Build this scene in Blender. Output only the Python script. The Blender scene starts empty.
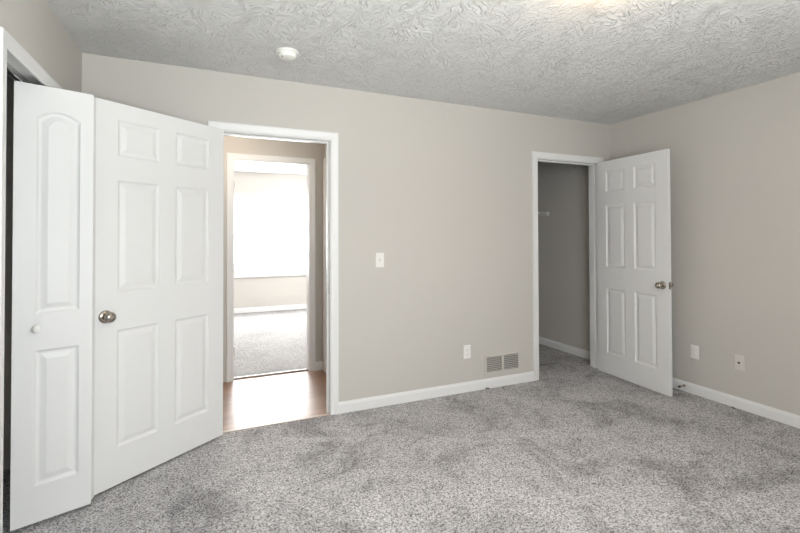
import bpy, bmesh, math
from mathutils import Vector, Matrix

S = bpy.context.scene
COL = S.collection
PI = math.pi

# ------------------------------------------------------------------ camera, world, lights, exposure
F_PX, YAW, PITCH, ROLL, CAM_H = 440.68, 0.4136, 0.0132, 0.0026, 1.3219
XL, XR, YB, YR, H = -0.697, 3.726, 3.215, -0.45, 2.44      # room: left, right, back, rear planes, ceiling height

cam_data = bpy.data.cameras.new('camera')
cam = bpy.data.objects.new('camera', cam_data)
COL.objects.link(cam)
r0 = Vector((math.cos(YAW), -math.sin(YAW), 0)); f0 = Vector((math.sin(YAW), math.cos(YAW), 0)); u0 = Vector((0, 0, 1))
fw = f0 * math.cos(PITCH) + u0 * math.sin(PITCH)
up = u0 * math.cos(PITCH) - f0 * math.sin(PITCH)
rt = r0 * math.cos(ROLL) - up * math.sin(ROLL)
up2 = r0 * math.sin(ROLL) + up * math.cos(ROLL)
m3 = Matrix((rt, up2, -fw)).transposed()
cam.matrix_world = Matrix.Translation((0, 0, CAM_H)) @ m3.to_4x4()
cam_data.sensor_width = 36.0
cam_data.lens = F_PX * 36.0 / 800.0
cam_data.shift_y = -(266.5 - 230.28) / 800.0
cam_data.clip_start = 0.02
S.camera = cam

S.view_settings.view_transform = 'Standard'
S.view_settings.look = 'None'
S.view_settings.gamma = 1.0
S.view_settings.use_curve_mapping = False
S.view_settings.exposure = 0.20

w = bpy.data.worlds.new('sky'); S.world = w; w.use_nodes = True
bg = w.node_tree.nodes['Background']
bg.inputs['Color'].default_value = (0.80, 0.90, 1.0, 1)
bg.inputs['Strength'].default_value = 3.0

def area(name, loc, direction, sx, sy, watts, color):
    l = bpy.data.lights.new(name, 'AREA'); l.shape = 'RECTANGLE'; l.size = sx; l.size_y = sy
    l.energy = watts; l.color = color
    o = bpy.data.objects.new(name, l); COL.objects.link(o)
    o.location = loc
    o.rotation_euler = Vector(direction).to_track_quat('-Z', 'Y').to_euler()
    return o
# daylight outside the windows, plus two fills added to brighten ceiling and far room
area('daylight_bedroom_window', (0.78, YR - 0.24, 1.50), (0.0, 1, -0.02), 1.65, 1.35, 82, (0.955, 0.995, 0.99))
area('ceiling_fill_bedroom_window', (0.66, YR - 0.75, 0.35), (-0.1, 1, 0.95), 1.8, 0.8, 225, (0.965, 1.0, 0.915))  # added fill aimed upwards to brighten the ceiling; no ground is modelled
area('daylight_far_room_window', (0.75, 8.36, 1.45), (0, -1, 0), 2.2, 1.6, 240, (1.0, 0.99, 0.97))
area('added_fill_far_side_window', (3.14, 6.4, 1.5), (-1, 0, 0), 1.7, 1.4, 165, (1.0, 0.99, 0.97))  # added fill behind a made-up side window, brightens the far room

# ------------------------------------------------------------------ helpers
def prop(o, label=None, cat=None, group=None, kind=None):
    if label: o['label'] = label
    if cat: o['category'] = cat
    if group: o['group'] = group
    if kind: o['kind'] = kind
    return o

def empty(name, loc=(0, 0, 0), rz=0.0, label=None, cat=None, group=None, kind=None):
    o = bpy.data.objects.new(name, None); COL.objects.link(o)
    o.location = loc; o.rotation_euler = (0, 0, rz); o.empty_display_size = 0.05
    return prop(o, label, cat, group, kind)

class MB:
    """collects shapes, then links them as one mesh object"""
    def __init__(self): self.v = []; self.f = []
    def quad_pts(self, *pts):
        b = len(self.v); self.v += [tuple(p) for p in pts]; self.f.append(tuple(range(b, b + len(pts))))
    def box(self, x0, x1, y0, y1, z0, z1):
        b = len(self.v)
        self.v += [(x, y, z) for z in (z0, z1) for y in (y0, y1) for x in (x0, x1)]
        for q in ((0, 2, 3, 1), (4, 5, 7, 6), (0, 1, 5, 4), (2, 6, 7, 3), (0, 4, 6, 2), (1, 3, 7, 5)):
            self.f.append(tuple(b + i for i in q))
    def lathe(self, prof, origin=(0, 0, 0), axis='Z', n=32, sign=1, squash=(1, 1)):
        """prof: (radius, height) pairs along the axis"""
        b = len(self.v); o = Vector(origin)
        for r, h in prof:
            for k in range(n):
                a = 2 * PI * k / n; p, q = r * math.cos(a) * squash[0], r * math.sin(a) * squash[1]
                d = {'Z': (p, q, h * sign), 'Y': (p, h * sign, q), 'X': (h * sign, p, q)}[axis]
                self.v.append(tuple(o + Vector(d)))
        for i in range(len(prof) - 1):
            for k in range(n):
                self.f.append((b + i * n + k, b + i * n + (k + 1) % n, b + (i + 1) * n + (k + 1) % n, b + (i + 1) * n + k))
        self.f.append(tuple(b + k for k in range(n)))
        e = b + (len(prof) - 1) * n
        self.f.append(tuple(e + k for k in range(n)))
    def tube(self, pts, r, n=8):
        pts = [Vector(p) for p in pts]; b = len(self.v)
        for i, p in enumerate(pts):
            t = (pts[min(i + 1, len(pts) - 1)] - pts[max(i - 1, 0)]).normalized()
            a = Vector((0, 0, 1)) if abs(t.z) < 0.9 else Vector((1, 0, 0))
            s = t.cross(a).normalized(); c = t.cross(s)
            for k in range(n):
                g = 2 * PI * k / n; self.v.append(tuple(p + s * r * math.cos(g) + c * r * math.sin(g)))
        for i in range(len(pts) - 1):
            for k in range(n):
                self.f.append((b + i * n + k, b + i * n + (k + 1) % n, b + (i + 1) * n + (k + 1) % n, b + (i + 1) * n + k))
        self.f.append(tuple(b + k for k in range(n))); e = b + (len(pts) - 1) * n
        self.f.append(tuple(e + k for k in range(n)))
    def build(self, name, mat, parent=None, smooth=None, bevel=0.0, weld=False, matrix=None):
        me = bpy.data.meshes.new(name); me.from_pydata(self.v, [], self.f)
        bm = bmesh.new(); bm.from_mesh(me)
        if weld: bmesh.ops.remove_doubles(bm, verts=bm.verts, dist=1e-5)
        if matrix is not None: bmesh.ops.transform(bm, matrix=matrix, verts=bm.verts)
        bmesh.ops.recalc_face_normals(bm, faces=bm.faces)
        if bevel:
            bmesh.ops.bevel(bm, geom=[e for e in bm.edges if e.is_manifold and e.calc_face_angle(0) > 0.5], offset=bevel, segments=2, affect='EDGES', profile=0.5)
        bm.to_mesh(me); bm.free()
        if smooth:
            me.shade_smooth(); me.set_sharp_from_angle(angle=math.radians(smooth))
        me.materials.append(mat)
        o = bpy.data.objects.new(name, me); COL.objects.link(o)
        if parent: o.parent = parent
        return o

# ------------------------------------------------------------------ materials
def material(name, color, rough=0.5, metal=0.0, spec=0.5):
    m = bpy.data.materials.new(name); m.use_nodes = True
    p = m.node_tree.nodes['Principled BSDF']
    p.inputs['Base Color'].default_value = (*color, 1); p.inputs['Roughness'].default_value = rough
    p.inputs['Metallic'].default_value = metal; p.inputs['Specular IOR Level'].default_value = spec
    return m

def node(m, t, **kw):
    n = m.node_tree.nodes.new(t)
    for k, v in kw.items():
        if k in n.inputs.keys(): n.inputs[k].default_value = v
        else: setattr(n, k, v)
    return n
def link(m, a, b): m.node_tree.links.new(a, b)
def math_node(m, op, a, b=None, c=None):
    n = node(m, 'ShaderNodeMath', operation=op)
    for i, x in enumerate((a, b, c)):
        if x is None: continue
        if isinstance(x, (int, float)): n.inputs[i].default_value = x
        else: link(m, x, n.inputs[i])
    return n.outputs[0]
def ramp(m, fac, stops):
    n = node(m, 'ShaderNodeValToRGB'); e = n.color_ramp.elements
    while len(e) < len(stops): e.new(0.5)
    for el, (p, c) in zip(e, stops): el.position = p; el.color = (*c, 1)
    link(m, fac, n.inputs['Fac']); return n.outputs['Color']
def bump(m, height, strength, dist):
    b = node(m, 'ShaderNodeBump', Strength=strength, Distance=dist)
    link(m, height, b.inputs['Height']); link(m, b.outputs['Normal'], m.node_tree.nodes['Principled BSDF'].inputs['Normal'])

def paint(name, color, rough=0.6, grain=900.0, amount=0.05):
    m = material(name, color, rough, 0, 0.3)
    tc = node(m, 'ShaderNodeTexCoord'); nz = node(m, 'ShaderNodeTexNoise', Scale=grain / 6, Detail=3.0)
    link(m, tc.outputs['Object'], nz.inputs['Vector']); bump(m, nz.outputs['Fac'], amount, 0.002)
    return m

WALL = paint('greige_wall_paint', (0.550, 0.526, 0.492))
HALL = paint('hall_wall_paint', (0.550, 0.526, 0.492))
TRIM = material('white_trim_paint', (0.76, 0.76, 0.76), 0.38, 0, 0.4)
DOORW = paint('white_door_paint', (0.73, 0.73, 0.73), 0.42, 500, 0.02)
PLASTIC = material('white_plastic', (0.80, 0.79, 0.76), 0.35)
IVORY = material('almond_plastic', (0.64, 0.61, 0.57), 0.4)
NICKEL = material('satin_nickel', (0.42, 0.38, 0.33), 0.22, 1.0)
STEEL = material('galvanised_steel', (0.62, 0.62, 0.60), 0.3, 1.0)
DARK = material('dark_rubber', (0.03, 0.028, 0.025), 0.6)
SHADOWGAP = material('dark_shade_and_indicator', (0.26, 0.25, 0.235), 0.8)  # dark tone stands in for duct and slot shade; plain colour on the indicator
VENTP = material('greige_painted_metal', (0.56, 0.53, 0.49), 0.45)
WIRE = material('white_vinyl_wire', (0.75, 0.75, 0.72), 0.35)

def carpet(name, cols, patch=0.25):
    m = material(name, cols[1], 0.95, 0, 0.05)
    P = m.node_tree.nodes['Principled BSDF']
    tc = node(m, 'ShaderNodeTexCoord')
    n1 = node(m, 'ShaderNodeTexNoise', Scale=95.0, Detail=4.0, Roughness=0.75)
    n2 = node(m, 'ShaderNodeTexNoise', Scale=2.4, Detail=6.0, Roughness=0.66, Distortion=0.8)
    n3 = node(m, 'ShaderNodeTexVoronoi', Scale=185.0)
    n4 = node(m, 'ShaderNodeTexNoise', Scale=13.0, Detail=4.0, Roughness=0.7)
    for n in (n1, n2, n3, n4): link(m, tc.outputs['Object'], n.inputs['Vector'])
    sc = node(m, 'ShaderNodeSeparateColor'); link(m, n3.outputs['Color'], sc.inputs[0])
    # yarn colour: a random tone per tuft, clumped by a finer noise
    tone = math_node(m, 'ADD', math_node(m, 'MULTIPLY', sc.outputs[0], 0.45), math_node(m, 'MULTIPLY', n1.outputs['Fac'], 1.1))
    base = ramp(m, tone, [(0.46, cols[0]), (0.68, cols[1]), (0.98, cols[2])])
    k = math_node(m, 'ADD', math_node(m, 'MULTIPLY', n2.outputs['Fac'], 0.80), math_node(m, 'MULTIPLY', n4.outputs['Fac'], 0.20))
    shade = ramp(m, k, [(0.37, (1 - patch,) * 3), (0.5, (1, 1, 1)), (0.60, (1 + patch * 0.3,) * 3)])
    mx = node(m, 'ShaderNodeMix', data_type='RGBA', blend_type='MULTIPLY'); mx.inputs['Factor'].default_value = 1
    link(m, base, mx.inputs[6]); link(m, shade, mx.inputs[7]); link(m, mx.outputs[2], P.inputs['Base Color'])
    bump(m, n1.outputs['Fac'], 0.35, 0.010)
    return m
CARPET = carpet('grey_flecked_carpet', [(0.054, 0.052, 0.053), (0.335, 0.328, 0.334), (0.665, 0.655, 0.668)], 0.36)
CARPET2 = carpet('pale_carpet', [(0.10, 0.095, 0.095), (0.28, 0.275, 0.27), (0.48, 0.47, 0.465)], 0.1)

def ceiling_mat():
    m = material('stomped_ceiling_paint', (0.74, 0.735, 0.73), 0.7, 0, 0.25)
    tc = node(m, 'ShaderNodeTexCoord'); total = None
    for off, sc in ((0.0, 6.0), (3.37, 7.0)):
        mp = node(m, 'ShaderNodeMapping'); mp.inputs['Location'].default_value = (off, off * 1.7, 0)
        link(m, tc.outputs['Object'], mp.inputs['Vector'])
        ft = node(m, 'ShaderNodeVectorMath', operation='MULTIPLY'); ft.inputs[1].default_value = (1, 1, 0)
        link(m, mp.outputs['Vector'], ft.inputs[0])
        vo = node(m, 'ShaderNodeTexVoronoi', Scale=sc, voronoi_dimensions='2D')
        link(m, ft.outputs[0], vo.inputs['Vector'])
        sb = node(m, 'ShaderNodeVectorMath', operation='SUBTRACT')
        link(m, ft.outputs[0], sb.inputs[0]); link(m, vo.outputs['Position'], sb.inputs[1])
        sx = node(m, 'ShaderNodeSeparateXYZ'); link(m, sb.outputs[0], sx.inputs[0])
        sc2 = node(m, 'ShaderNodeSeparateColor'); link(m, vo.outputs['Color'], sc2.inputs[0])
        # fan of brush bristles: strokes radiate from a point a little outside each stamp
        ang = math_node(m, 'MULTIPLY', sc2.outputs[0], 2 * PI)
        cx = math_node(m, 'ADD', sx.outputs[0], math_node(m, 'MULTIPLY', math_node(m, 'COSINE', ang), 0.09))
        cy = math_node(m, 'ADD', sx.outputs[1], math_node(m, 'MULTIPLY', math_node(m, 'SINE', ang), 0.09))
        th = math_node(m, 'ARCTAN2', cy, cx)
        rad = math_node(m, 'SQRT', math_node(m, 'ADD', math_node(m, 'MULTIPLY', cx, cx), math_node(m, 'MULTIPLY', cy, cy)))
        cb = node(m, 'ShaderNodeCombineXYZ')
        link(m, math_node(m, 'MULTIPLY', th, 7.0), cb.inputs[0]); link(m, math_node(m, 'MULTIPLY', rad, 10.0), cb.inputs[1])
        link(m, math_node(m, 'MULTIPLY', sc2.outputs[1], 37.0), cb.inputs[2])
        nz = node(m, 'ShaderNodeTexNoise', Scale=1.6, Detail=1.5, Distortion=0.2)
        link(m, cb.outputs[0], nz.inputs['Vector'])
        mr = node(m, 'ShaderNodeMapRange', interpolation_type='SMOOTHSTEP')
        mr.inputs['From Min'].default_value = 0.53; mr.inputs['From Max'].default_value = 0.68
        link(m, nz.outputs['Fac'], mr.inputs['Value'])
        total = mr.outputs[0] if total is None else math_node(m, 'MAXIMUM', total, mr.outputs[0])
    bump(m, total, 0.7, 0.014)
    return m
CEIL = ceiling_mat()

def wood_mat():
    m = material('oak_laminate', (0.3, 0.17, 0.10), 0.40, 0, 0.5)
    P = m.node_tree.nodes['Principled BSDF']; P.inputs['Coat Weight'].default_value = 0.6; P.inputs['Coat Roughness'].default_value = 0.42
    tc = node(m, 'ShaderNodeTexCoord')
    br = node(m, 'ShaderNodeTexBrick', Scale=1.0); br.inputs['Brick Width'].default_value = 1.2; br.inputs['Row Height'].default_value = 0.125
    br.inputs['Mortar Size'].default_value = 0.0015
    br.inputs['Color1'].default_value = (0.34, 0.185, 0.105, 1); br.inputs['Color2'].default_value = (0.22, 0.115, 0.065, 1); br.inputs['Mortar'].default_value = (0.06, 0.03, 0.02, 1)
    link(m, tc.outputs['Object'], br.inputs['Vector'])
    mp = node(m, 'ShaderNodeMapping'); mp.inputs['Scale'].default_value = (2.5, 40, 1); link(m, tc.outputs['Object'], mp.inputs['Vector'])
    nz = node(m, 'ShaderNodeTexNoise', Scale=1.5, Detail=5.0, Distortion=0.8); link(m, mp.outputs['Vector'], nz.inputs['Vector'])
    g = ramp(m, nz.outputs['Fac'], [(0.3, (0.65, 0.62, 0.6)), (0.65, (1.15, 1.12, 1.1))])
    mx = node(m, 'ShaderNodeMix', data_type='RGBA', blend_type='MULTIPLY'); mx.inputs['Factor'].default_value = 1
    link(m, br.outputs['Color'], mx.inputs[6]); link(m, g, mx.inputs[7]); link(m, mx.outputs[2], P.inputs['Base Color'])
    return m
WOOD = wood_mat()

def glass_mat():
    m = bpy.data.materials.new('window_glass'); m.use_nodes = True; nt = m.node_tree
    nt.nodes.remove(nt.nodes['Principled BSDF'])
    tr = node(m, 'ShaderNodeBsdfTransparent'); gl = node(m, 'ShaderNodeBsdfGlossy'); gl.inputs['Roughness'].default_value = 0.02
    mx = node(m, 'ShaderNodeMixShader'); mx.inputs[0].default_value = 0.06
    link(m, tr.outputs[0], mx.inputs[1]); link(m, gl.outputs[0], mx.inputs[2]); link(m, mx.outputs[0], nt.nodes['Material Output'].inputs['Surface'])
    return m
GLASS = glass_mat()

# ------------------------------------------------------------------ the shell
def wall(name, axis, p0, p1, u0, u1, z0, z1, openings=(), mat=WALL, label=None):
    """solid wall slab with openings (ua, ub, za, zb)"""
    us = sorted({u0, u1, *[a for o in openings for a in o[:2]]}); zs = sorted({z0, z1, *[a for o in openings for a in o[2:]]})
    def solid(i, j):
        if i < 0 or j < 0 or i >= len(us) - 1 or j >= len(zs) - 1: return False
        u, z = (us[i] + us[i + 1]) / 2, (zs[j] + zs[j + 1]) / 2
        return not any(o[0] < u < o[1] and o[2] < z < o[3] for o in openings)
    pt = (lambda p, u, z: (u, p, z)) if axis == 'y' else (lambda p, u, z: (p, u, z))
    mb = MB()
    for i in range(len(us) - 1):
        for j in range(len(zs) - 1):
            if not solid(i, j): continue
            a, b, c, d = us[i], us[i + 1], zs[j], zs[j + 1]
            for p in (p0, p1): mb.quad_pts(pt(p, a, c), pt(p, b, c), pt(p, b, d), pt(p, a, d))
            if not solid(i - 1, j): mb.quad_pts(pt(p0, a, c), pt(p1, a, c), pt(p1, a, d), pt(p0, a, d))
            if not solid(i + 1, j): mb.quad_pts(pt(p0, b, c), pt(p1, b, c), pt(p1, b, d), pt(p0, b, d))
            if not solid(i, j - 1): mb.quad_pts(pt(p0, a, c), pt(p1, a, c), pt(p1, b, c), pt(p0, b, c))
            if not solid(i, j + 1): mb.quad_pts(pt(p0, a, d), pt(p1, a, d), pt(p1, b, d), pt(p0, b, d))
    return prop(mb.build(name, mat, weld=True), label, 'wall', None, 'structure')

def slab(name, boxes, mat, label, cat):
    mb = MB()
    for b in boxes: mb.box(*b)
    return prop(mb.build(name, mat), label, cat, None, 'structure')

T = 0.115                       # wall thickness
E0, E1, EH = 0.068, 0.841, 2.035        # entry clear opening
C0, C1, CH = 2.802, 3.562, 2.035        # small closet clear opening
B0, B1, BH = 2.100, 2.728, 2.056        # folding-door closet clear opening (along Y)
J = 0.019                       # jamb board
YBB = YB + T                    # hall side of the back wall
HF, HFB = 4.345, 4.460            # hall far wall, both faces
G0, G1, GH = 0.232, 0.925, 2.030        # far doorway clear opening
HX = 1.075                      # hall end wall
FY = 8.10                       # far room window wall

slab('floor', [(XL - 1.0, XR + 0.3, YR - 0.2, YB + 0.004, -0.05, 0.0), (HX + T, XR + 0.3, YB + 0.004, HFB + 0.1, -0.05, 0.0)], CARPET, 'grey flecked carpet covering the bedroom floor and the closets', 'floor')
slab('floor_hall', [(-1.4, HX + 0.05, YB + 0.004, HF + 0.055, -0.05, -0.006)], WOOD, 'brown wood plank floor of the hall beyond the doorway', 'floor')
slab('floor_far_room', [(-1.4, 3.1, HF + 0.055, FY + 0.1, -0.05, 0.0)], CARPET2, 'pale carpet of the bright room across the hall', 'floor')
slab('ceiling', [(XL - 1.0, XR + 0.3, YR - 0.2, YBB + 0.0, H, H + 0.08)], CEIL, 'white ceiling with brushed swirl texture over the bedroom', 'ceiling')
slab('ceiling_hall', [(-1.4, HX + T, YBB, HFB, H, H + 0.08)], CEIL, 'ceiling over the hall beyond the doorway', 'ceiling')
slab('ceiling_closet', [(HX + T, XR + 0.3, YBB, HFB + 0.1, H, H + 0.08)], CEIL, 'ceiling inside the walk-in closet', 'ceiling')
slab('ceiling_far_room', [(-1.4, 3.1, HFB, FY + 0.1, H, H + 0.08)], CEIL, 'bright white ceiling of the far room', 'ceiling')

wall('wall_back', 'y', YB, YBB, XL - 1.0, XR + 0.3, -0.05, H, [(E0 - J, E1 + J, -0.05, EH + J), (C0 - J, C1 + J, -0.05, CH + J)], WALL, 'greige back wall with two doorways in it')
wall('wall_left', 'x', XL - 0.13, XL, YR - 0.2, YB, -0.05, H, [(B0 - J, B1 + J, -0.05, BH + J)], WALL, 'greige left wall above the folding closet door')
wall('wall_right', 'x', XR, XR + T, YR - 0.2, YB, -0.05, H, [], WALL, 'greige wall behind the open six panel closet door')
W1 = (-0.07, 1.63, 0.80, 2.16)
wall('wall_rear', 'y', YR - T, YR, XL, XR, -0.05, H, [W1], WALL, 'greige window wall facing the two doorways')
# folding-door closet, inside
wall('wall_wardrobe_back', 'x', XL - 0.86, XL - 0.76, 1.5, YB, -0.05, H, [], WALL, 'dark back wall inside the folding door closet')
wall('wall_wardrobe_front', 'y', 1.45, 1.55, XL - 0.86, XL - 0.13, -0.05, H, [], WALL, 'dark end wall inside the folding door closet')
# walk-in closet, inside
wall('wall_closet_right', 'x', 3.75, 3.85, YBB, 4.52, -0.05, H, [], WALL, 'dim side wall seen inside the walk-in closet')
wall('wall_closet_back', 'y', 4.42, 4.52, HX + T, 3.75, -0.05, H, [], WALL, 'dim back wall of the walk-in closet')
# hall and far room
HD0, HD1 = 3.50, 4.245           # side door in the hall end wall (along Y)
wall('wall_hall_end', 'x', HX, HX + T, YBB, HF, -0.05, H, [(HD0 - J, HD1 + J, -0.05, 2.03 + J)], HALL, 'narrow end wall of the hall holding a side door')
wall('wall_hall_far', 'y', HF, HFB, -1.4, 3.1, -0.05, H, [(G0 - J, G1 + J, -0.05, GH + J)], HALL, 'tan hall wall around the doorway to the bright room')
wall('wall_hall_start', 'x', -1.4, -1.3, YBB, HF, -0.05, H, [], HALL, 'hall wall out of sight past the entry door')
W2 = (-0.15, 1.75, 0.66, 2.02)
wall('wall_far_room_back', 'y', FY, FY + T, -1.4, 3.1, -0.05, H, [W2], WALL, 'washed out window wall of the bright room')
W3 = (5.6, 7.2, 0.85, 2.1)  # made-up opening, lets the added side fill in
wall('wall_far_room_right', 'x', 3.0, 3.0 + T, HFB, FY, -0.05, H, [W3], WALL, 'side wall of the bright room')
wall('wall_far_room_left', 'x', -1.4, -1.3, HFB, FY, -0.05, H, [], WALL, 'left wall of the bright room')

# ---- baseboards
BB = [(0, 0), (0.013, 0), (0.013, 0.062), (0.011, 0.070), (0.007, 0.076), (0.005, 0.084), (0, 0.084)]
def baseboard(name, axis, plane, sgn, u0, u1, label, z=0.0):
    mb = MB(); n = len(BB)
    pt = (lambda d, u, h: (u, plane + sgn * d, h)) if axis == 'y' else (lambda d, u, h: (plane + sgn * d, u, h))
    for u in (u0, u1):
        for d, h in BB: mb.v.append(pt(d, u, h + z))
    for k in range(n): mb.f.append((k, (k + 1) % n, n + (k + 1) % n, n + k))
    mb.f.append(tuple(range(n))); mb.f.append(tuple(range(n, 2 * n)))
    return prop(mb.build(name, TRIM), label, 'baseboard', None, 'structure')
CW = 0.057
baseboard('baseboard_back', 'y', YB, -1, E1 + 0.005 + CW, C0 - 0.005 - CW, 'white baseboard on the back wall between the two doorways')
baseboard('baseboard_back_corner', 'y', YB, -1, C1 + 0.005 + CW, XR - 0.013, 'stub of white baseboard between the closet casing and the corner')
baseboard('baseboard_back_entry', 'y', YB, -1, XL + 0.013, E0 - 0.005 - CW, 'white baseboard hidden behind the open entry door')
baseboard('baseboard_right', 'x', XR, -1, YR + 0.013, YB, 'white baseboard along the wall with the outlets')
baseboard('baseboard_left', 'x', XL, 1, B1 + 0.005 + CW, YB, 'white baseboard past the folding closet door')
baseboard('baseboard_left_rear', 'x', XL, 1, YR, B0 - 0.005 - CW, 'white baseboard before the folding closet door')
baseboard('baseboard_rear', 'y', YR, 1, XL + 0.013, XR - 0.013, 'white baseboard under the bedroom window')
baseboard('baseboard_closet', 'x', 3.75, -1, YBB, 4.42, 'white baseboard inside the walk-in closet')
baseboard('baseboard_hall', 'y', HF, -1, G1 + 0.005 + CW, HX - 0.001, 'short white baseboard at the end of the hall', -0.006)
baseboard('baseboard_far_room', 'y', FY, -1, -1.3, 3.0, 'white baseboard under the far window')

# ---- casings and jambs
CP = [(0, 0), (0, 0.009), (0.004, 0.0115), (0.012, 0.0105), (0.020, 0.0105), (0.030, 0.013), (0.044, 0.0165), (0.052, 0.018), (0.056, 0.017), (0.057, 0.014), (0.057, 0)]
def casing(mb, axis, plane, sgn, u0, u1, zt, z0=0.0, prof=CP):
    """mitred door casing around an opening u0..u1 up to zt (inner edges)"""
    path = [((u0, z0), (-1, 0)), ((u0, zt), (-1, 1)), ((u1, zt), (1, 1)), ((u1, z0), (1, 0))]
    b = len(mb.v); n = len(prof)
    for (u, z), (du, dz) in path:
        for wd, d in prof:
            uu, zz = u + du * wd, z + dz * wd
            mb.v.append((uu, plane + sgn * d, zz) if axis == 'y' else (plane + sgn * d, uu, zz))
    for i in range(3):
        for k in range(n): mb.f.append((b + i * n + k, b + i * n + (k + 1) % n, b + (i + 1) * n + (k + 1) % n, b + (i + 1) * n + k))
    mb.f.append(tuple(b + k for k in range(n))); mb.f.append(tuple(b + 3 * n + k for k in range(n)))

def jamb(mb, axis, a, b_, u0, u1, zt, z0=0.0, stop=None):
    def bx(ua, ub, pa, pb, za, zb):
        mb.box(ua, ub, pa, pb, za, zb) if axis == 'y' else mb.box(pa, pb, ua, ub, za, zb)
    bx(u0 - J, u0, a, b_, z0, zt + J); bx(u1, u1 + J, a, b_, z0, zt + J); bx(u0, u1, a, b_, zt, zt + J)
    if stop:
        s0, s1 = stop; k = 0.011
        bx(u0, u0 + k, s0, s1, z0, zt); bx(u1 - k, u1, s0, s1, z0, zt); bx(u0 + k, u1 - k, s0, s1, zt - k, zt)

def struct(mb, name, mat, label, cat='trim', smooth=None):
    return prop(mb.build(name, mat, smooth=smooth), label, cat, None, 'structure')

RV = 0.005
mb = MB(); casing(mb, 'y', YB, -1, E0 - RV, E1 + RV, EH + RV); struct(mb, 'trim_1', TRIM, 'white casing around the doorway to the hall', smooth=35)
mb = MB(); jamb(mb, 'y', YB, YBB, E0, E1, EH, -0.006, (YB + 0.040, YB + 0.075))
entry_jamb = struct(mb, 'trim_2', TRIM, 'white jamb with strike plate lining the hall doorway')
mb = MB(); casing(mb, 'y', YBB, 1, E0 - RV, E1 + RV, EH + RV, -0.006); struct(mb, 'trim_3', TRIM, 'casing on the hall side of the entry doorway', smooth=35)
mb = MB(); casing(mb, 'y', YB, -1, C0 - RV, C1 + RV, CH + RV); struct(mb, 'trim_4', TRIM, 'white casing around the walk-in closet doorway', smooth=35)
mb = MB(); jamb(mb, 'y', YB, YBB, C0, C1, CH, 0, (YB + 0.040, YB + 0.075))
closet_jamb = struct(mb, 'trim_5', TRIM, 'white jamb lining the walk-in closet doorway')
mb = MB(); casing(mb, 'x', XL, 1, B0 - RV, B1 + RV, 2.029); struct(mb, 'trim_6', TRIM, 'white casing around the folding closet door opening', smooth=35)
mb = MB(); jamb(mb, 'x', XL - 0.13, XL, B0, B1, BH); struct(mb, 'trim_7', TRIM, 'white jamb behind the folding closet door')
mb = MB(); casing(mb, 'y', HF, -1, G0 - RV, G1 + RV, GH + RV, -0.006); struct(mb, 'trim_8', TRIM, 'cream casing around the doorway across the hall', smooth=35)
mb = MB(); jamb(mb, 'y', HF, HFB, G0, G1, GH, -0.006)
far_jamb = struct(mb, 'trim_9', TRIM, 'cream jamb with hinges in the doorway across the hall')
mb = MB(); casing(mb, 'x', HX, -1, HD0 - RV, HD1 + RV, 2.035, -0.006); jamb(mb, 'x', HX, HX + T, HD0, HD1, 2.03, -0.006)
struct(mb, 'trim_10', TRIM, 'casing of the side door at the hall end', smooth=35)
# threshold strips where carpet meets wood
mb = MB(); mb.box(E0, E1, YB - 0.006, YB + 0.022, -0.006, 0.004); struct(mb, 'trim_11', material('oak_strip', (0.50, 0.40, 0.33), 0.4), 'pale transition strip between bedroom carpet and wood floor')
mb = MB(); mb.box(G0, G1, HF + 0.040, HF + 0.070, -0.006, 0.006); struct(mb, 'trim_12', material('metal_strip', (0.30, 0.26, 0.23), 0.4), 'dark transition strip between wood floor and far carpet')

# strike plate on the entry jamb, on the right side of the doorway
mb = MB(); mb.box(E1 - 0.0012, E1 + 0.0005, YB + 0.010, YB + 0.036, 0.885, 0.942); sp = mb.build('strike_plate', NICKEL, entry_jamb); prop(sp, 'nickel strike plate')
mb = MB(); mb.box(C0 - 0.0005, C0 + 0.0012, YB + 0.010, YB + 0.036, 0.885, 0.942); sp = mb.build('strike_plate', NICKEL, closet_jamb); prop(sp, 'nickel strike plate')
for z in (0.24, 1.02, 1.80):
    mb = MB(); mb.box(G0 - 0.0005, G0 + 0.002, HFB - 0.040, HFB - 0.002, z - 0.044, z + 0.044)
    mb.lathe([(0.006, -0.045), (0.006, 0.045)], (G0 + 0.006, HFB + 0.003, z), 'Z', 12)
    mb.build('hinge', NICKEL, far_jamb, smooth=40)

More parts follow.
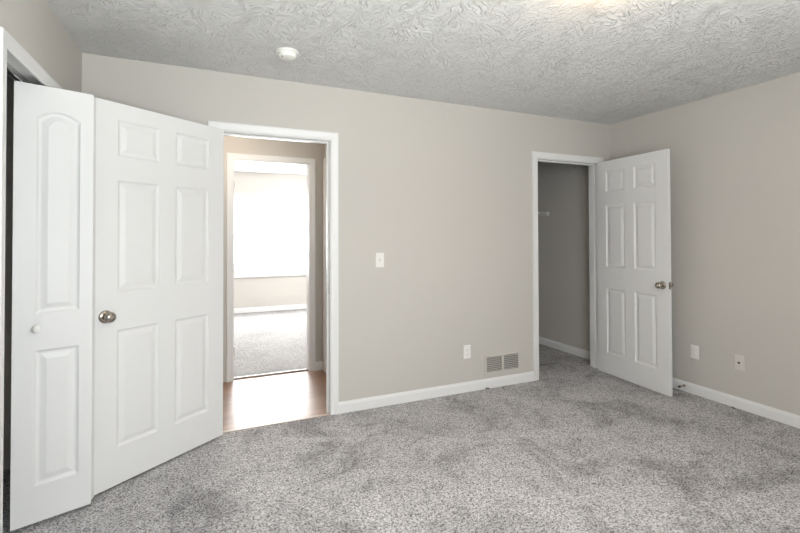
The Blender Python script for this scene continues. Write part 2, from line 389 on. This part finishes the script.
# ------------------------------------------------------------------ doors
STICK = [(0.0, 0.0), (0.004, 0.0045), (0.010, 0.0085), (0.016, 0.0095), (0.020, 0.0090), (0.040, 0.0030), (0.044, 0.0022)]
def door_leaf(mb, w, h, t, panels):
    """moulded leaf: x 0..w, y 0..t, z 0..h; panels = (x0, x1, z0, z1, arch rise)"""
    xs = sorted({0, w, *[a for p in panels for a in p[:2]]}); zs = sorted({0, h, *[a for p in panels for a in p[2:4]]})
    for face, dirn in ((0.0, 1), (t, -1)):
        P = lambda x, z, d=0.0: (x, face + dirn * d, z)
        for i in range(len(xs) - 1):
            for j in range(len(zs) - 1):
                xm, zm = (xs[i] + xs[i + 1]) / 2, (zs[j] + zs[j + 1]) / 2
                if any(p[0] < xm < p[1] and p[2] < zm < p[3] for p in panels): continue
                mb.quad_pts(P(xs[i], zs[j]), P(xs[i + 1], zs[j]), P(xs[i + 1], zs[j + 1]), P(xs[i], zs[j + 1]))
        for x0, x1, z0, z1, rise in panels:
            n = 18 if rise else 1
            def loop(ins, d):
                a, b, c = x0 + ins, x1 - ins, z0 + ins
                pts = [P(a, c, d), P(b, c, d)]
                for k in range(n + 1):
                    s = 1 - 2 * k / n                       # +1 .. -1
                    x = (a + b) / 2 + s * (b - a) / 2
                    z = z1 - ins - rise * s * s
                    pts.append(P(x, z, d))
                return pts
            loops = [loop(i, d) for i, d in STICK]
            if rise:                                        # flat fill above the arch
                top = loops[0][2:]
                for k in range(n):
                    (xa, _, za), (xb, _, zb) = top[k], top[k + 1]
                    mb.quad_pts(P(xa, za), P(xa, z1), P(xb, z1), P(xb, zb))
            for A, B in zip(loops, loops[1:]):
                m = len(A)
                for k in range(m): mb.quad_pts(A[k], A[(k + 1) % m], B[(k + 1) % m], B[k])
            mb.quad_pts(*loops[-1])
    for q in (((0, 0), (0, h)), ((w, 0), (w, h)), ((0, 0), (w, 0)), ((0, h), (w, h))):
        (xa, za), (xb, zb) = q
        mb.quad_pts((xa, 0, za), (xa, t, za), (xb, t, zb), (xb, 0, zb))

def six_panels(w):
    st, mu = 0.112, 0.100
    pw = (w - 2 * st - mu) / 2
    out = []
    for x in (st, st + pw + mu):
        for z0, z1 in ((0.195, 0.815), (1.020, 1.610), (1.740, 1.935)): out.append((x, x + pw, z0, z1, 0))
    return out

DT = 0.035
KNOB = [(0.0005, 0.0), (0.012, 0.0), (0.0115, 0.012), (0.013, 0.017), (0.020, 0.022), (0.0255, 0.030), (0.0275, 0.038), (0.0265, 0.046), (0.022, 0.053), (0.014, 0.057), (0.0005, 0.0585)]
ROSE = [(0.0005, 0.0), (0.033, 0.0), (0.033, 0.003), (0.030, 0.007), (0.022, 0.010), (0.013, 0.012), (0.0005, 0.012)]
def knob(parent, x, z, button):
    for y, s in ((0.0, -1), (DT, 1)):
        mb = MB(); mb.lathe([(r, hh + 0.008) for r, hh in KNOB], (x, y, z), 'Y', 32, s)
        k = mb.build('knob', NICKEL, parent, smooth=50); prop(k, 'satin nickel door knob')
        mb = MB(); mb.lathe(ROSE, (x, y, z), 'Y', 32, s); mb.build('rosette', NICKEL, k, smooth=40)
        if button:
            mb = MB(); mb.lathe([(0.0005, 0.0655), (0.008, 0.0655), (0.008, 0.0685), (0.0005, 0.0690)], (x, y, z), 'Y', 20, s)
            mb.build('lock_button', STEEL, k, smooth=40)

def swing_door(name, label, w, pin, rz, hand, z0=0.012, h=2.024, button=True):
    """hand +1: leaf runs along local +x from the pin; -1: along local -x. local +y is away from the bedroom when shut"""
    root = empty(name, (pin[0], pin[1], z0), rz, label, 'door', None, 'structure')
    mb = MB(); door_leaf(mb, w, h, DT, six_panels(w))
    off = 0.003
    M = Matrix.Translation((off, 0.006, 0)) if hand > 0 else Matrix.Translation((-off - w, 0.006, 0))
    mb.build('door_leaf', DOORW, root, weld=True, matrix=M)
    kx = (off + w - 0.052) * hand
    before = set(root.children)
    knob(root, kx, 0.908 - z0, button)
    for c in root.children:
        if c not in before: c.location.y += 0.006
    ex = (off + w) * hand
    mb = MB(); mb.box(min(ex, ex + 0.0012 * hand), max(ex, ex + 0.0012 * hand), 0.006 + 0.005, 0.006 + 0.030, 0.908 - z0 - 0.029, 0.908 - z0 + 0.029)
    mb.box(min(ex, ex + 0.009 * hand), max(ex, ex + 0.009 * hand), 0.006 + 0.012, 0.006 + 0.023, 0.908 - z0 - 0.009, 0.908 - z0 + 0.009)
    prop(mb.build('latch_plate', NICKEL, root), 'nickel latch plate')
    for z in (0.22, 1.02, 1.80):
        mb = MB(); mb.lathe([(0.0058, -0.044), (0.0058, 0.044)], (0, 0, z), 'Z', 14)
        a, b = sorted((0.001 * hand, 0.0028 * hand)); mb.box(a, b, 0.002, 0.006 + 0.030, z - 0.044, z + 0.044)
        mb.build('hinge', NICKEL, root, smooth=40)
    return root

swing_door('door_1', 'white six panel entry door standing open beside the folding closet door', 0.786, (E0 + 0.012, YB - 0.022), math.radians(-142.6), 1, 0.012)
swing_door('door_2', 'white six panel door standing open against the right wall', 0.760, (C1 - 0.001, YB - 0.022), math.radians(90 - 3.5), -1, 0.003, 2.033)

# folding closet door: two leaves hinged at the fold, which stands out into the room
BT = 0.030; BW = 0.296; BHT = 2.001
bif = empty('door_3', (XL - 0.075, B1 - 0.03, 0), 0, 'white arched panel folding closet door folded out into the room', 'door', None, 'structure')
inv = Matrix.Translation(-Vector(bif.location))
def bifold_leaf(corner, direction, normal, flip):
    mb = MB(); sa, sb = 0.052, 0.080
    door_leaf(mb, BW, BHT, BT, [(sa, BW - sb, 0.165, 0.780, 0), (sa, BW - sb, 0.950, 1.888, 0.034)])
    d = Vector(direction).normalized(); n = Vector(normal).normalized()
    M = Matrix(((d.x, n.x, 0, corner[0]), (d.y, n.y, 0, corner[1]), (0, 0, 1, 0.022), (0, 0, 0, 1)))
    return mb.build('leaf', DOORW, bif, weld=True, matrix=inv @ M), M
d1 = Vector((-0.943, -0.333)).normalized(); n1 = Vector((-0.333, 0.943)).normalized()
c1 = Vector((-0.512, 2.590))
lf, M1 = bifold_leaf(c1, d1, n1, False)
fold = c1 + n1 * (BT + 0.004)
d2 = Vector((-0.975, 0.222)).normalized(); n2 = Vector((0.222, 0.975)).normalized()
c2 = fold + Vector((0.004, 0.0))
bifold_leaf(c2, d2, n2, True)
mb = MB(); mb.lathe([(0.0005, 0.0), (0.009, 0.0), (0.008, 0.010), (0.010, 0.014), (0.016, 0.019), (0.0175, 0.025), (0.015, 0.030), (0.008, 0.033), (0.0005, 0.0335)], (0, 0, 0), 'Y', 28, -1)
kp = c1 + d1 * 0.212
Mk = Matrix(((d1.x, n1.x, 0, kp.x), (d1.y, n1.y, 0, kp.y), (0, 0, 1, 0.905), (0, 0, 0, 1)))
prop(mb.build('knob', PLASTIC, bif, smooth=50, matrix=inv @ Mk), 'round white knob')
for z in (0.30, 1.02, 1.74):
    mb = MB(); mb.lathe([(0.004, -0.03), (0.004, 0.03)], (fold.x + 0.001, fold.y - 0.001, z), 'Z', 10)
    mb.build('hinge', STEEL, bif, smooth=40, matrix=inv)
for c, d, n in ((c1, d1, n1), (c2, d2, n2)):      # pivot pins into the track
    q = c + d * (BW - 0.025) + n * (BT / 2)
    mb = MB(); mb.lathe([(0.004, BHT + 0.020), (0.004, BHT + 0.045)], (q.x, q.y, 0), 'Z', 10)
    mb.build('pivot_pin', STEEL, bif, smooth=40, matrix=inv)
# its overhead track
mb = MB(); x = XL - 0.083
mb.box(x - 0.014, x + 0.014, B0 + 0.004, B1 - 0.004, BH - 0.003, BH - 0.001)
mb.box(x - 0.014, x - 0.0125, B0 + 0.004, B1 - 0.004, BH - 0.027, BH - 0.003); mb.box(x + 0.0125, x + 0.014, B0 + 0.004, B1 - 0.004, BH - 0.027, BH - 0.003)
mb.box(x - 0.0125, x - 0.006, B0 + 0.004, B1 - 0.004, BH - 0.027, BH - 0.0258); mb.box(x + 0.006, x + 0.0125, B0 + 0.004, B1 - 0.004, BH - 0.027, BH - 0.0258)
prop(mb.build('door_track', STEEL), 'metal overhead track above the folding closet door', 'track')

# side door in the hall end wall, closed
root = empty('door_4', (HX + 0.045, HD0 + 0.002, 0.004), 0, 'closed white side door at the hall end', 'door', None, 'structure')
mb = MB(); door_leaf(mb, HD1 - HD0 - 0.004, 2.02, DT, six_panels(HD1 - HD0 - 0.004))
mb.build('door_leaf', DOORW, root, weld=True, matrix=Matrix(((0, 1, 0, 0), (1, 0, 0, 0), (0, 0, 1, 0), (0, 0, 0, 1))))
mb = MB(); mb.lathe(KNOB, (-0.006, HD1 - HD0 - 0.064, 0.93), 'X', 24, -1); k = mb.build('knob', NICKEL, root, smooth=50); prop(k, 'small nickel knob')
mb = MB(); mb.lathe(ROSE, (0, HD1 - HD0 - 0.064, 0.93), 'X', 24, -1); mb.build('rosette', NICKEL, k, smooth=40)

# ------------------------------------------------------------------ windows
def window(name, axis, p0, p1, inside, u0, u1, z0, z1, label):
    """double-hung pair in a wall slab p0..p1; inside = direction towards the room (-1 / +1)"""
    root = empty(name, (0, 0, 0), 0, label, 'window', None, 'structure')
    pin = p1 if inside > 0 else p0
    def bx(mb, ua, ub, pa, pb, za, zb):
        pa, pb = min(pa, pb), max(pa, pb)
        mb.box(ua, ub, pa, pb, za, zb) if axis == 'y' else mb.box(pa, pb, ua, ub, za, zb)
    mb = MB()
    for a, b, c, d in ((u0, u0 + 0.02, z0, z1), (u1 - 0.02, u1, z0, z1), (u0 + 0.02, u1 - 0.02, z0, z0 + 0.02), (u0 + 0.02, u1 - 0.02, z1 - 0.02, z1)): bx(mb, a, b, p0 + 0.002, p1 - 0.002, c, d)
    um = (u0 + u1) / 2; bx(mb, um - 0.03, um + 0.03, p0 + 0.002, p1 - 0.002, z0 + 0.02, z1 - 0.02)
    frame = mb.build('frame', TRIM, root)
    mb = MB(); casing(mb, axis, pin, inside, u0, u1, z1, z0 - 0.02); mb.build('casing', TRIM, root, smooth=35)
    mb = MB(); bx(mb, u0 - 0.08, u1 + 0.08, pin + inside * 0.001, pin + inside * 0.045, z0 - 0.045, z0 - 0.022); mb.build('sill', TRIM, root)
    pm = (p0 + p1) / 2; zm = (z0 + z1) / 2
    for a, b in ((u0 + 0.02, um - 0.03), (um + 0.03, u1 - 0.02)):
        for c, d, off in ((z0 + 0.02, zm, 0.012), (zm, z1 - 0.02, -0.012)):
            q = pm + inside * off; mb = MB(); s = 0.035
            bx(mb, a, a + s, q - 0.01, q + 0.01, c, d); bx(mb, b - s, b, q - 0.01, q + 0.01, c, d)
            bx(mb, a + s, b - s, q - 0.01, q + 0.01, c, c + s); bx(mb, a + s, b - s, q - 0.01, q + 0.01, d - s, d)
            sash = mb.build('sash', TRIM, root)
            mb = MB(); bx(mb, a + s, b - s, q - 0.002, q + 0.002, c + s, d - s); mb.build('pane', GLASS, sash)
    return root
window('window_1', 'y', YR - T, YR, 1, *W1, 'white double window in the wall facing the doorways')
window('window_2', 'y', FY, FY + T, -1, *W2, 'glaring bright window seen through both doorways')
window('window_3_added', 'x', 3.0, 3.0 + T, -1, *W3, 'white unseen side window added to light the bright room')

# ------------------------------------------------------------------ things on the walls and ceiling
def plate(mb, w, h, t=0.006):
    """wall plate: x across, y outwards (negative), z up, chamfered rim"""
    a, b, c = w / 2, h / 2, 0.004
    o = [(-a, -b), (a, -b), (a, b), (-a, b)]; i = [(-a + c, -b + c), (a - c, -b + c), (a - c, b - c), (-a + c, b - c)]
    for k in range(4):
        n = (k + 1) % 4
        mb.quad_pts((o[k][0], 0, o[k][1]), (o[n][0], 0, o[n][1]), (o[n][0], -t * 0.45, o[n][1]), (o[k][0], -t * 0.45, o[k][1]))
        mb.quad_pts((o[k][0], -t * 0.45, o[k][1]), (o[n][0], -t * 0.45, o[n][1]), (i[n][0], -t, i[n][1]), (i[k][0], -t, i[k][1]))
    mb.quad_pts(*[(x, -t, z) for x, z in i]); mb.quad_pts(*[(x, 0, z) for x, z in o])

def screw(parent, x, z, y=-0.006):
    mb = MB(); mb.lathe([(0.0035, 0.0), (0.0030, 0.0010), (0.0005, 0.0014)], (x, y, z), 'Y', 12, -1); mb.build('screw', STEEL, parent, smooth=50)

def outlet(loc, rz, label, mat=PLASTIC):
    r = empty('wall_outlet', loc, rz, label, 'outlet')
    mb = MB(); plate(mb, 0.070, 0.115); mb.build('cover_plate', mat, r, weld=True)
    screw(r, 0, 0)
    for z in (0.0195, -0.0195):
        mb = MB(); mb.lathe([(0.0165, 0.0), (0.0165, 0.0018), (0.0155, 0.0026), (0.0005, 0.0026)], (0, -0.006, z), 'Y', 28, -1, (1.0, 0.85))
        rc = mb.build('receptacle', mat, r, smooth=40)
        mb = MB(); mb.box(-0.0075, -0.0055, -0.0090, -0.0084, z - 0.002, z + 0.006); mb.box(0.0055, 0.0075, -0.0090, -0.0084, z - 0.002, z + 0.006)
        mb.lathe([(0.0026, 0.0024), (0.0026, 0.0030)], (0, -0.006, z - 0.008), 'Y', 12, -1)
        mb.build('slot', SHADOWGAP, rc)
    return r
outlet((2.030, YB, 0.337), 0, 'white duplex outlet low on the back wall beside the vent')
outlet((XR, 2.388, 0.352), -PI / 2, 'white duplex outlet on the right wall near the open door')

r = empty('light_switch', (1.237, YB, 1.136), 0, 'white toggle light switch on the wall right of the hall doorway', 'switch')
mb = MB(); plate(mb, 0.070, 0.115); mb.build('cover_plate', PLASTIC, r, weld=True)
for z in (0.030, -0.030): screw(r, 0, z)
mb = MB(); mb.box(-0.006, 0.006, -0.0068, -0.0060, -0.0125, 0.0125); mb.build('toggle_slot', IVORY, r)
mb = MB(); mb.quad_pts((-0.0042, -0.006, -0.006), (0.0042, -0.006, -0.006), (0.0042, -0.006, 0.008), (-0.0042, -0.006, 0.008))
mb.v += [(-0.0034, -0.017, 0.005), (0.0034, -0.017, 0.005), (0.0034, -0.016, 0.011), (-0.0034, -0.016, 0.011)]
mb.f += [(0, 1, 5, 4), (1, 2, 6, 5), (2, 3, 7, 6), (3, 0, 4, 7), (4, 5, 6, 7)]
mb.build('toggle', PLASTIC, r)

r = empty('coax_plate', (XR, 2.050, 0.350), -PI / 2, 'wall-coloured cable jack plate with a dark center on the right wall', 'wall plate')
mb = MB(); plate(mb, 0.070, 0.115); mb.build('cover_plate', IVORY, r, weld=True)
for z in (0.030, -0.030): screw(r, 0, z)
mb = MB(); mb.lathe([(0.0075, 0.0), (0.0075, 0.003), (0.005, 0.003), (0.005, 0.011), (0.0035, 0.011), (0.0035, 0.006), (0.0005, 0.006)], (0, -0.006, 0), 'Y', 16, -1); mb.build('jack', DARK, r, smooth=40)

# floor-level register on the back wall
r = empty('wall_vent', (2.396, YB, 0.194), 0, 'greige wall register with two banks of louvers above the baseboard', 'vent')
vw, vh = 0.380, 0.178; a, b = vw / 2, vh / 2; iw = a - 0.020; zlo, zhi = -b + 0.034, b - 0.016; zc, ih = (zlo + zhi) / 2, (zhi - zlo) / 2
mb = MB()
for x0, x1, z0, z1 in ((-a, -iw, -b, b), (iw, a, -b, b), (-iw, iw, -b, zlo), (-iw, iw, zhi, b)): mb.box(x0, x1, -0.006, 0, z0, z1)
mb.box(-0.009, 0.009, -0.006, 0, zlo, zhi)
mb.build('frame', VENTP, r, bevel=0.0)
mb = MB(); mb.box(-iw, iw, -0.0008, 0.0, zlo, zhi); mb.build('duct_shade_sheet', SHADOWGAP, r)  # thin dark sheet, shade of the duct put into its colour
for x0, x1 in ((-iw + 0.001, -0.010), (0.010, iw - 0.001)):
    for k in range(8):
        z = zlo + (k + 0.5) * 2 * ih / 8
        mb = MB(); mb.v += [(x0, -0.0014, z - 0.0040), (x1, -0.0014, z - 0.0040), (x1, -0.0066, z + 0.0036), (x0, -0.0066, z + 0.0036),
                            (x0, -0.0014, z - 0.0048), (x1, -0.0014, z - 0.0048), (x1, -0.0072, z + 0.0028), (x0, -0.0072, z + 0.0028)]
        mb.f += [(0, 1, 2, 3), (4, 7, 6, 5), (0, 4, 5, 1), (3, 2, 6, 7), (0, 3, 7, 4), (1, 5, 6, 2)]
        mb.build('louver', VENTP, r)
for x in (-a + 0.012, a - 0.012): screw(r, x, 0)

# smoke detector
r = empty('smoke_detector', (0.444, 2.708, H), 0, 'round white smoke detector on the textured ceiling', 'smoke detector')
mb = MB(); mb.lathe([(0.0005, 0), (0.068, 0), (0.068, 0.008), (0.066, 0.012), (0.0005, 0.012)], (0, 0, 0), 'Z', 48, -1); mb.build('base', PLASTIC, r, smooth=40)
mb = MB(); mb.lathe([(0.0005, 0.012), (0.056, 0.012), (0.055, 0.022), (0.052, 0.031), (0.044, 0.037), (0.025, 0.040), (0.0005, 0.041)], (0, 0, 0), 'Z', 48, -1); cov = mb.build('cover', PLASTIC, r, smooth=50)
mb = MB(); mb.lathe([(0.0005, 0.036), (0.005, 0.036), (0.005, 0.041), (0.0005, 0.0415)], (-0.033, -0.022, 0), 'Z', 16, -1); mb.build('indicator', SHADOWGAP, r, smooth=40)
mb = MB(); mb.lathe([(0.0005, 0.038), (0.012, 0.038), (0.012, 0.0425), (0.0005, 0.043)], (0.012, 0.006, 0), 'Z', 20, -1); mb.build('test_button', PLASTIC, cov, smooth=40)

# ceiling lamp, just above the top of the frame
LAMP_W = 45
r = empty('ceiling_lamp', (1.60, 1.335, H), 0, 'round flush ceiling lamp in the middle of the bedroom', 'lamp')
mb = MB(); mb.lathe([(0.0005, 0), (0.140, 0), (0.140, 0.016), (0.0005, 0.016)], (0, 0, 0), 'Z', 40, -1); mb.build('base', TRIM, r, smooth=40)
OPAL = bpy.data.materials.new('opal_glass_lit'); OPAL.use_nodes = True
p = OPAL.node_tree.nodes['Principled BSDF']; p.inputs['Base Color'].default_value = (0.9, 0.88, 0.82, 1); p.inputs['Emission Color'].default_value = (1.0, 0.70, 0.45, 1); p.inputs['Emission Strength'].default_value = 50.0
mb = MB(); mb.lathe([(0.0005, 0.016), (0.130, 0.016), (0.128, 0.030), (0.112, 0.048), (0.080, 0.060), (0.040, 0.066), (0.0005, 0.067)], (0, 0, 0), 'Z', 40, -1); mb.build('diffuser', OPAL, r, smooth=60)

# lamp added out of sight above the doorway to brighten the hall walls
hl = empty('hall_fill_lamp', (0.15, 3.74, H), 0, 'unseen round flush lamp added on the hall ceiling to brighten it', 'lamp')
mb = MB(); mb.lathe([(0.0005, 0), (0.130, 0), (0.130, 0.016), (0.0005, 0.016)], (0, 0, 0), 'Z', 40, -1); mb.build('base', TRIM, hl, smooth=40)
OPAL2 = OPAL.copy(); OPAL2.name = 'opal_hall_fill'; OPAL2.node_tree.nodes['Principled BSDF'].inputs['Emission Color'].default_value = (1.0, 0.86, 0.70, 1); OPAL2.node_tree.nodes['Principled BSDF'].inputs['Emission Strength'].default_value = 42.0  # glow of the added hall lamp
mb = MB(); mb.lathe([(0.0005, 0.016), (0.120, 0.016), (0.118, 0.032), (0.100, 0.055), (0.070, 0.068), (0.035, 0.075), (0.0005, 0.076)], (0, 0, 0), 'Z', 40, -1); mb.build('diffuser', OPAL2, hl, smooth=60)

# spring door stop on the right baseboard
r = empty('door_stop', (XR - 0.013, 2.470, 0.048), -PI / 2, 'spring door stop with dark tip on the right baseboard', 'door stop')
mb = MB(); mb.lathe([(0.0005, 0), (0.012, 0), (0.011, 0.004), (0.006, 0.007), (0.0005, 0.007)], (0, 0, 0), 'Y', 20, -1); mb.build('base', NICKEL, r, smooth=40)
pts = [(0.0055 * math.cos(k * 0.7), -0.006 - k * 0.00055, 0.0055 * math.sin(k * 0.7)) for k in range(95)]
mb = MB(); mb.tube(pts, 0.0013, 6); mb.build('spring', NICKEL, r, smooth=60)
mb = MB(); mb.lathe([(0.0005, 0.055), (0.0085, 0.055), (0.0095, 0.062), (0.008, 0.071), (0.0005, 0.072)], (0, 0, 0), 'Y', 18, -1); mb.build('tip', DARK, r, smooth=50)

# stubs of dark cable poking out at the baseboards
mb = MB(); mb.tube([(3.694, 2.086, 0.001), (3.690, 2.084, 0.008), (3.684, 2.077, 0.010), (3.678, 2.068, 0.007), (3.674, 2.060, 0.001)], 0.0035, 8)
prop(mb.build('cable_stub', DARK, smooth=60), 'dark cable stub in the carpet below the cable jack plate', 'cable')
mb = MB(); mb.tube([(2.205, YB - 0.020, 0.001), (2.211, YB - 0.021, 0.009), (2.221, YB - 0.023, 0.011), (2.231, YB - 0.026, 0.008), (2.235, YB - 0.028, 0.001)], 0.0045, 8)
prop(mb.build('cable_stub', DARK, smooth=60), 'tiny dark cable stub by the baseboard under the wall vent', 'cable')

# wire shelves
def wire_shelf(name, label, along, u0, u1, wall_p, sgn, depth, z):
    """along 'x': runs in X from u0 to u1, back edge on the plane Y = wall_p, sgn towards the front"""
    Q = (lambda u, d, zz: (u, wall_p + sgn * d, zz)) if along == 'x' else (lambda u, d, zz: (wall_p + sgn * d, u, zz))
    r = empty(name, (0, 0, 0), 0, label, 'shelf')
    mb = MB(); n = int((u1 - u0) / 0.0254)
    for k in range(n + 1):
        u = u0 + 0.004 + k * (u1 - u0 - 0.008) / n
        mb.tube([Q(u, 0.006, z), Q(u, depth - 0.003, z), Q(u, depth, z - 0.003), Q(u, depth, z - 0.030)], 0.0016, 6)
    mb.build('wire_deck', WIRE, r, smooth=60)
    for d, zz in ((0.006, z - 0.004), (depth * 0.5, z - 0.004), (depth - 0.001, z - 0.005), (depth, z - 0.031)):
        mb = MB(); mb.tube([Q(u0, d, zz), Q(u1, d, zz)], 0.003, 8); mb.build('rail', WIRE, r, smooth=60)
    for u, s in ((u0, 1), (u1, -1)):
        mb = MB(); 
        a, b = sorted((u, u + s * 0.012))
        c0, c1 = sorted((Q(0, depth - 0.020, 0)[1 if along == 'x' else 0], Q(0, depth + 0.010, 0)[1 if along == 'x' else 0]))
        (mb.box(a, b, c0, c1, z - 0.040, z + 0.006) if along == 'x' else mb.box(c0, c1, a, b, z - 0.040, z + 0.006))
        mb.build('end_bracket', PLASTIC, r, bevel=0.002)
    return r
wire_shelf('wire_shelf', 'white wire shelf end high inside the walk-in closet', 'x', HX + T, 3.75, 4.42, -1, 0.305, 1.600)
wire_shelf('wire_shelf', 'wire shelf in the dark gap behind the folding closet door', 'y', 1.55, YB, XL - 0.76, 1, 0.305, 1.700)
